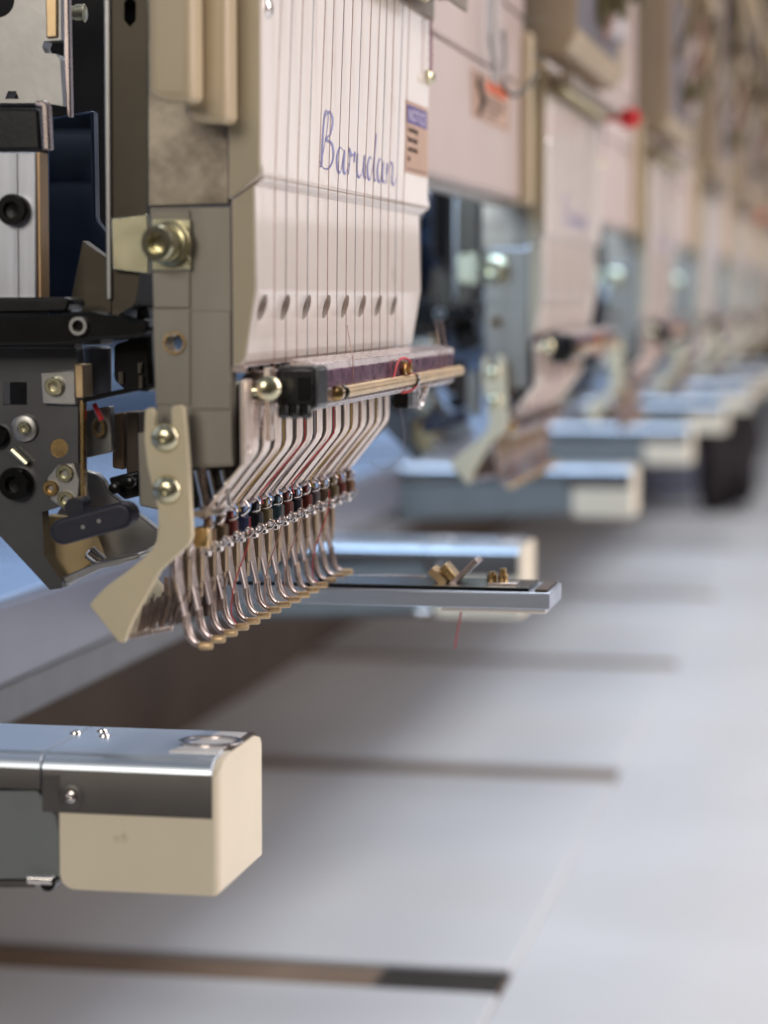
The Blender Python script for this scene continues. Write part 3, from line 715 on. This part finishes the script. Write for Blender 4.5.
# ================================================================== lower arms
def make_arm():
    ya, yb = 430.0, 463.0
    xc = XZ(215,790,ya)[0]; xl = -520.0
    zt = zat(757,ya,120); zbot = zat(893,ya,150); zs = zat(816.5,ya,150)
    A = thing('sewing_arm', (xc-60, (ya+yb)/2, zbot), 'x', 'machine arm', 'sewing arms under the heads')
    # steel shell: cross-section in (y,z), run along x
    def shell(x0, x1, m0, name, zlow, inset=0, parent=A):
        s = [(ya+inset,zlow),(ya+inset,zt-2.8),(ya+.5+inset,zt-1.4),(ya+1.8+inset,zt-.35),(ya+3.6,zt),(yb-3,zt),(yb-.8,zt-.6),(yb-inset,zt-2.4),(yb-inset,zlow)]
        bm = NB(); A0=[bm.verts.new((x0,p[0],p[1])) for p in s]; B0=[bm.verts.new((x1,p[0],p[1])) for p in s]
        bm.faces.new(A0[::-1]); bm.faces.new(B0)
        for i in range(len(s)):
            j=(i+1)%len(s); f=bm.faces.new((A0[i],B0[i],B0[j],A0[j]))
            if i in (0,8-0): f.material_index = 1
        return fin(name, bm, m0, parent, .15)
    xj = XZ(41,790,ya)[0]
    shell(xj+.15, xc-.6, [armtop, armside], 'end_shell', zs)
    shell(xl, xj-.15, [armtop, armside], 'long_shell', zat(789,ya,20))
    # wedge filling between long shell and the cap
    plate('side_gusset', [(41.5,775),(60,775),(60,816.5),(58,816.5),(41.5,793)], ya-.1, 2, armside, A, .1)
    plate('green_side', [(-1400,789.5),(37,790.5),(57.5,817),(60,835),(62,878),(40,874),(36,880),(-1400,880)], ya+.4, yb-ya-.8, armgrn, A, .4)
    plate('bottom_rail', [(-1400,881),(30,881),(34,888),(-1400,887)], ya+.2, yb-ya-1, armside, A, .2)
    latheo('latch_roller', W(50,882,ya+1), (0,1,0), [(-1.5,.6),(-1.4,1.5),(3,1.5)], blackm, A, 16)
    latheo('latch_roller', W(38,879,ya), (1,0,0), [(-2,.7),(-1.8,1.1),(3,1.1)], chrome, A, 16)
    # cap: rounded lower block, and the end wall that rises beside the steel shell
    xe = xc+.9; x0 = XZ(60,850,ya)[0]
    rr = 1.7; arc = [(xe-rr+rr*math.sin(a), ya-.15+rr-rr*math.cos(a)) for a in [PI/2*k/8 for k in range(9)]]
    arc2 = [(xe-rr+rr*math.cos(a), yb+.1-rr+rr*math.sin(a)) for a in [PI/2*k/8 for k in range(9)]]
    bm = NB(); a_prism(bm, [[(x0,ya-.15)]+arc+arc2+[(x0,yb+.1)]], zbot, zt+1, axis='z')
    cb = fin('cap_body', bm, armcap, A, 0)
    L = [(ya-2,zbot-2),(ya-2,zs-2),(ya-.15,zs),(ya-.15,zt-3.4),(ya+.6,zt-2.0),(ya+2.6,zt-.5),(ya+7,zt+.05),(yb-7,zt+.05),(yb-2.6,zt-1.0),(yb-.6,zt-3.2),(yb+.1,zt-6),(yb+2,zs-2),(yb+2,zbot-2)]
    b1 = NB(); a_prism(b1, [L], x0-5, xe+5, axis='x')
    boolcut(cb, [b1], 'INTERSECT')
    q = 3.0; w_ = 1.3
    prof = [(x0,zt+3),(x0,zbot+q)]+[(x0+q-q*math.cos(a),zbot+q-q*math.sin(a)) for a in [PI/2*k/8 for k in range(1,9)]]
    prof += [(xe-w_+w_*math.sin(a),zbot+w_-w_*math.cos(a)) for a in [PI/2*k/6 for k in range(7)]]+[(xe,zt+3)]
    b3 = NB(); a_prism(b3, [prof], ya-5, yb+5); boolcut(cb, [b3], 'INTERSECT')
    b2 = NB(); a_box(b2, x0-5, xc-.5, ya-5, yb+5, zs, zt+5)
    boolcut(cb, [b2])
    for p in cb.data.polygons: p.use_smooth = True
    cb.data.set_sharp_from_angle(angle=math.radians(30))
    bv = cb.modifiers.new('Bevel','BEVEL'); bv.width=.7*S; bv.segments=4; bv.limit_method='ANGLE'; bv.angle_limit=math.radians(50)
    bm = NB(); a_box(bm, xc-3, xc+.6, ya+10, yb-4, zt-.5, zt+.25); fin('cap_notch', bm, brownm, A, .2)
    # screw on the side
    sc = latheo('side_screw', W(71,797,ya), NEAR, [(0,2.4),(.25,2.4),(.4,2.1),(.4,1.25),(.15,1.15),(.12,.55),(-.5,.5)], armside, A, 28)
    latheo('screw_ring', W(71,797,ya-.1), NEAR, [(0,1.15),(.5,1.1),(.6,.8),(.3,.45),(.2,.02)], steel, sc, 20)
    # needle plate and small screws on top
    xq0 = XZ(160,750,ya)[0]
    bm = NB(); a_prism(bm, [[(xq0,ya+6),(xc-1,ya+6),(xc-1,yb-5),(xq0+4,yb-5)]], zt, zt+.35, axis='z'); fin('needle_plate', bm, platew, A, .1)
    bm = NB(); cc = ((xq0+xc)/2, (ya+yb)/2)
    a_prism(bm, [circ(cc[0],cc[1],6.2,32,5.4), circ(cc[0],cc[1],5.0,32,4.2)], zt+.35, zt+.7, axis='z'); fin('plate_ring', bm, steel, A, .1)
    for dx, yy in ((0,ya+22),(4.5,ya+25),(6.5,ya+20)):
        latheo('top_screw', (XZ(38,740,ya)[0]+dx, yy, zt), (0,0,1), [(0,1.2),(.4,1.1),(.6,.7)], chrome, A, 14)
    return A
arm = make_arm()
arm['label'] = 'nearest sewing arm, steel top and beige rounded end cap, lower left'
al = ['second sewing arm from the camera, blurred, right behind the thin clamp bar','third sewing arm from the camera, blurred pale cap over the blue bed',
      'fourth sewing arm from the camera, strongly blurred','fifth sewing arm from the camera, strongly blurred','sixth sewing arm from the camera, a faint blur',
      'seventh sewing arm from the camera, a faint blur','farthest sewing arm of the visible row']
km = kidmap()
for n in range(1, 8):
    skip = () if n < 2 else ('top_screw','screw_ring','latch_roller','plate_ring')
    b = copy_tree(arm, None, skip, km); b.location.y += .4*n; b['label'] = al[n-1]

# ================================================================== thin clamp bar in focus
yc0, yc1 = 545.0, 566.0
xe = XZ(550,600,yc0)[0]; xs = XZ(215,600,yc0)[0]
zt = zat(592,yc0,500); zb = zat(609,yc0,500)
CB = thing('clamp_bar', (xe-30, 555, zb), 'thin polished steel bar with loose clips on top, right of the presser feet', 'clamp bar')
bm = NB(); a_box(bm, xs, xe, yc0, yc1, zb, zt); fin('bar_body', bm, barm, CB, .35, 3)
bm = NB(); a_box(bm, XZ(440,600,yc0)[0], xe-1.2, yc0+2, yc1-1, zb-1.1, zb-.05); fin('lower_strip', bm, casec, CB, .2)
bm = NB(); a_box(bm, xs, XZ(528,592,yc0)[0], yc0+1.5, yc1-3, zt+.05, zt+.9); fin('top_plate', bm, blackm, CB, .2)
bm = NB(); a_box(bm, XZ(534,592,yc0)[0], xe-.8, yc0+1, yc1-1, zt+.05, zt+.7); fin('end_pad', bm, brownm, CB, .25)
zz = zt+.9
def clip(p0, p1, w, name, m):
    a = Vector(W(*p0, 555)); b = Vector(W(*p1, 555)); d = (b-a).normalized(); n = Vector((-d.z,0,d.x))*w/2
    bm = NB(); a_prism(bm, [[(a.x+n.x,a.z+n.z),(b.x+n.x,b.z+n.z),(b.x-n.x,b.z-n.z),(a.x-n.x,a.z-n.z)]], 552, 558.5); fin(name, bm, m, CB, .2)
clip((432,569),(447,583),1.9,'loose_clip',rodm); clip((452,584),(479,559),1.3,'loose_clip',railm); clip((444,565),(455,578),1.9,'loose_clip',brass)
for px in (492, 503):
    c = W(px,584,553); latheo('brass_stub', (c[0],c[1],zz), (0,0,1), [(0,1.2),(2.2,1.2),(2.3,.8),(2.8 if px==492 else 3.6,.8)], brass, CB, 14)
bm = NB(); a_box(bm, XZ(484,592,yc0)[0], XZ(514,592,yc0)[0], 549, 556, zz, zz+.7); fin('stub_base', bm, steel, CB, .15)
# slim finger plate lying behind it
tubeo('slim_finger', [W(352,577,575), W(384,578,575), W(425,577,575)], [.5,.9,.6], steel, CB, 8)
tag(tubeo('hanging_thread', spline([W(461,594,568.5),W(461,612,569),W(458,628,575),W(455,648,582)],6), .22, thr_red, None, 6),
    'red thread hanging off the thin clamp bar', 'thread')

# ================================================================== table, bed, beam
XE = XZ(505,990,872)[0]        # line on which the slots end
ZT = -CAMZ
XW = -384.0
YS = [872+400*k for k in range(-1, 20)]
def table():
    # slotted part: bevelled boards between the slots
    x0, x1 = XW-20, XE
    Yf = 9000
    bm = NB()
    a_box(bm, x0, x1, 120, YS[0]-17, ZT-8, ZT)
    for k in range(len(YS)-1): a_box(bm, x0, x1, YS[k]+17, YS[k+1]-17, ZT-8, ZT)
    a_box(bm, x0, x1, YS[-1]+17, Yf, ZT-8, ZT)
    t = fin('table', bm, tablem, None, 1.3, 4); tag(t, 'pale grey slotted machine table top', 'table', kind='structure')
    bm = NB(); a_box(bm, x1+.05, 1400, 120, Yf, ZT-9, ZT-1.6); e = fin('table_extension', bm, tablem, None, 1.2, 3); tag(e, 'pale grey smooth table extension right of the slots', 'table', kind='structure')
    bm = NB(); a_box(bm, x0, x1+.5, 120, Yf, ZT-14, ZT-9.5); u = fin('table_underlay', bm, slotm, None); tag(u, 'brown underlay seen through the table slots', 'table', kind='structure')
    return t
table()
S0 = None
for k in range(len(YS)-1):
    y = YS[k]
    n = YS.index(y)
    bm = NB(); a_box(bm, XW-18, XE-.6, y-16.2, y+16.2, ZT-7, ZT-2.2)
    if k > 7: bm.free(); continue
    o = fin('slot_strip', bm, slotm, None, .5)
    ws = ['just out of frame below','nearest one, black insert at its end','second from the camera','third from the camera','fourth from the camera, very blurred','fifth from the camera, very blurred','sixth from the camera','seventh from the camera'][k]
    tag(o, 'brown strip sunk in a table slot, '+ws, 'slot strip', 'brown strips in the table slots')
    if k == 1:
        PORG[o.name] = Vector((0,0,0)); o2 = None
        xa, xb_ = XZ(379,990,872)[0], XE-1.2
        bm = NB(); a_box(bm, xa, xb_, y-15, y+15, ZT-2.2, ZT-1.4)
        oo = Vector(((XW-18+XE-.6)/2, y, ZT-7)); PORG[o.name] = oo
        fin('slot_insert', bm, slotdk, o, .3)

bd = thing('machine_bed', (-330, 2000, -118), 'long grey machine bed with blue top behind the arms', 'machine bed')
boxo('bed_body', (XW-900, -236, 250, 6000, -108, -85.2), bedm, bd, 1.5, seg=4)
boxo('bed_top', (XW-900, -237, 250, 6000, -85, -83.4), bedblue, bd, .5)
boxo('bed_skirt', (XW-900, -237.5, 250, 6000, -120, -108.4), greydk, bd, .6)
bw = thing('under_bed_shade', (XW-20, 2000, ZT), 'dark brown sheet put in for the shade under the bed', 'panel')  # sheet whose dark colour stands in for the shade below the bed
boxo('shade_board', (XW-30, XW, 250, 6000, ZT+.5, -120.5), brownm, bw, .5)
for k in range(3): boxo('cleat', (XW+.3, XW+12, 640+230*k, 680+230*k, ZT+72, ZT+88), beigein, bw, 1)
be = thing('machine_beam', (XW-120, 2000, -60), 'long pale blue beam that carries the embroidery heads', 'machine beam')
boxo('beam_body', (XW-220, XW-36, 200, 6000, 22, 330), beamm, be, 3, seg=4)

# things far along the table
def lump(name, c, sx, sy, sz, m, label, cat, seed):
    random.seed(seed)
    bm = NB(); bmesh.ops.create_icosphere(bm, subdivisions=3, radius=1)
    for v in bm.verts:
        n = v.co.copy(); s = 1+.16*math.sin(5*n.x+seed)+.12*math.sin(7*n.z+3*n.y)
        v.co = Vector((n.x*sx*s*(1-.35*max(n.z,0)), n.y*sy*s, max(n.z*s,-.92)*sz)) + Vector(c)
    o = fin(name, bm, m, None); tag(o, label, cat); return o
fab = mat('black_fabric', (.02,.014,.016), .8, 0, .4, 40, .3, 300)
grb = mat('slate_shade', (.16,.17,.23), .5, 0, .15, 30)  # tone of the shade under an arm cap
wh  = mat('white_plastic', (.72,.70,.66), .4, 0, .05, 30)
lump('fabric_bundle', (-170, 2900, ZT+78), 40, 60, 88, fab, 'blurred black bundle standing on the table beyond the arms', 'bundle', 3)
g = thing('arm_shade_block', (-265, 3100, ZT), 'blurred slate block put in for the shade under a pale arm cap', 'box')  # added block, its slate colour stands in for shade under an arm
boxo('shade_block', (-320,-215,3050,3200,ZT+.5,ZT+84), grb, g, 4, seg=3); boxo('pale_top', (-322,-213,3048,3202,ZT+84.5,ZT+92), wh, g, 3, seg=3)
# wall far behind
w = boxo('far_wall', (-4000,5000,10500,10600,-1500,3000), brownm, None, 0); tag(w, 'dim brown workshop wall far behind', 'wall', kind='structure')

# ================================================================== camera
cd = bpy.data.cameras.new('camera'); cam = bpy.data.objects.new('camera', cd); col.objects.link(cam); scene.camera = cam
cam.matrix_world = Matrix(((R.x,U.x,-F.x,0),(R.y,U.y,-F.y,0),(R.z,U.z,-F.z,CAMZ*S),(0,0,0,1)))
cd.sensor_fit = 'VERTICAL'; cd.sensor_height = 36; cd.sensor_width = 27; cd.lens = FPX/1024*36
cd.clip_start = .02; cd.clip_end = 60
cd.dof.use_dof = True; cd.dof.focus_distance = .515; cd.dof.aperture_fstop = 13.0

# ================================================================== light
wd = bpy.data.worlds.new('World'); scene.world = wd; wd.use_nodes = True
nt = wd.node_tree; N = nt.nodes; L = nt.links; bg = N['Background']
tc = N.new('ShaderNodeTexCoord'); sx = N.new('ShaderNodeSeparateXYZ'); L.new(tc.outputs['Generated'], sx.inputs[0])
def ramp(stops):
    r = N.new('ShaderNodeValToRGB'); e = r.color_ramp.elements
    while len(e) < len(stops): e.new(.5)
    for q, (p, c) in zip(e, stops): q.position = p; q.color = (*c, 1)
    return r
mz = N.new('ShaderNodeMapRange'); mz.inputs[1].default_value = -1; mz.inputs[2].default_value = 1; L.new(sx.outputs['Z'], mz.inputs[0])
rz = ramp([(0,(.10,.09,.08)),(.42,(.16,.14,.12)),(.52,(.30,.26,.22)),(.64,(.34,.33,.34)),(.82,(.55,.66,.85)),(1,(.6,.72,.95))])
L.new(mz.outputs[0], rz.inputs[0])
my = N.new('ShaderNodeMapRange'); my.inputs[1].default_value = -1; my.inputs[2].default_value = 1; L.new(sx.outputs['Y'], my.inputs[0])
ry = ramp([(0,(.45,.42,.36)),(.4,(.6,.56,.5)),(1,(1.0,1.0,1.0))]); L.new(my.outputs[0], ry.inputs[0])
mm = N.new('ShaderNodeMix'); mm.data_type = 'RGBA'; mm.blend_type = 'MULTIPLY'; mm.inputs[0].default_value = 1
L.new(rz.outputs[0], mm.inputs[6]); L.new(ry.outputs[0], mm.inputs[7]); L.new(mm.outputs[2], bg.inputs[0]); bg.inputs[1].default_value = .42
def area(name, loc, tgt, sx_, sy_, power, c):
    l = bpy.data.lights.new(name, 'AREA'); l.shape = 'RECTANGLE'; l.size = sx_; l.size_y = sy_; l.energy = power; l.color = c
    o = bpy.data.objects.new(name, l); col.objects.link(o); o.location = loc
    o.rotation_euler = (Vector(tgt)-Vector(loc)).to_track_quat('-Z','Y').to_euler(); return o
area('window_light', (2.4,1.0,1.5), (-.1,.8,.2), 1.6, 2.6, 70, (1,.90,.88))
area('ceiling_light', (.1,1.9,2.2), (0,1.0,0), 1.2, 2.6, 60, (.94,.96,1))
area('room_light', (-.45,-1.6,1.0), (-.1,.5,.2), .8, .8, 15, (1,.93,.82))
area('far_glare_light', (2.2,8.6,1.35), (-.1,.6,.2), 2.6, 1.7, 15, (1,.96,.98))  # added unseen source that gives the front panels their glare
area('back_window', (-2.6,2.8,1.1), (-.5,1.6,.15), 2.0, 1.2, 42, (.66,.80,1))
for n in range(5):        # added bluish fill, no lamps seen, one in each gap between two heads
    area('gap_fill_light', (-.21,.64+.4*n,(CAMZ+75)*S), (-.20,.84+.4*n,(CAMZ-60)*S), .16, .05, .36, (.46,.69,1))

scene.render.engine = 'CYCLES'
scene.cycles.samples = 128
scene.view_settings.view_transform = 'Standard'; scene.view_settings.look = 'None'
scene.view_settings.exposure = 0; scene.view_settings.gamma = 1
scene.render.resolution_x = 768; scene.render.resolution_y = 1024
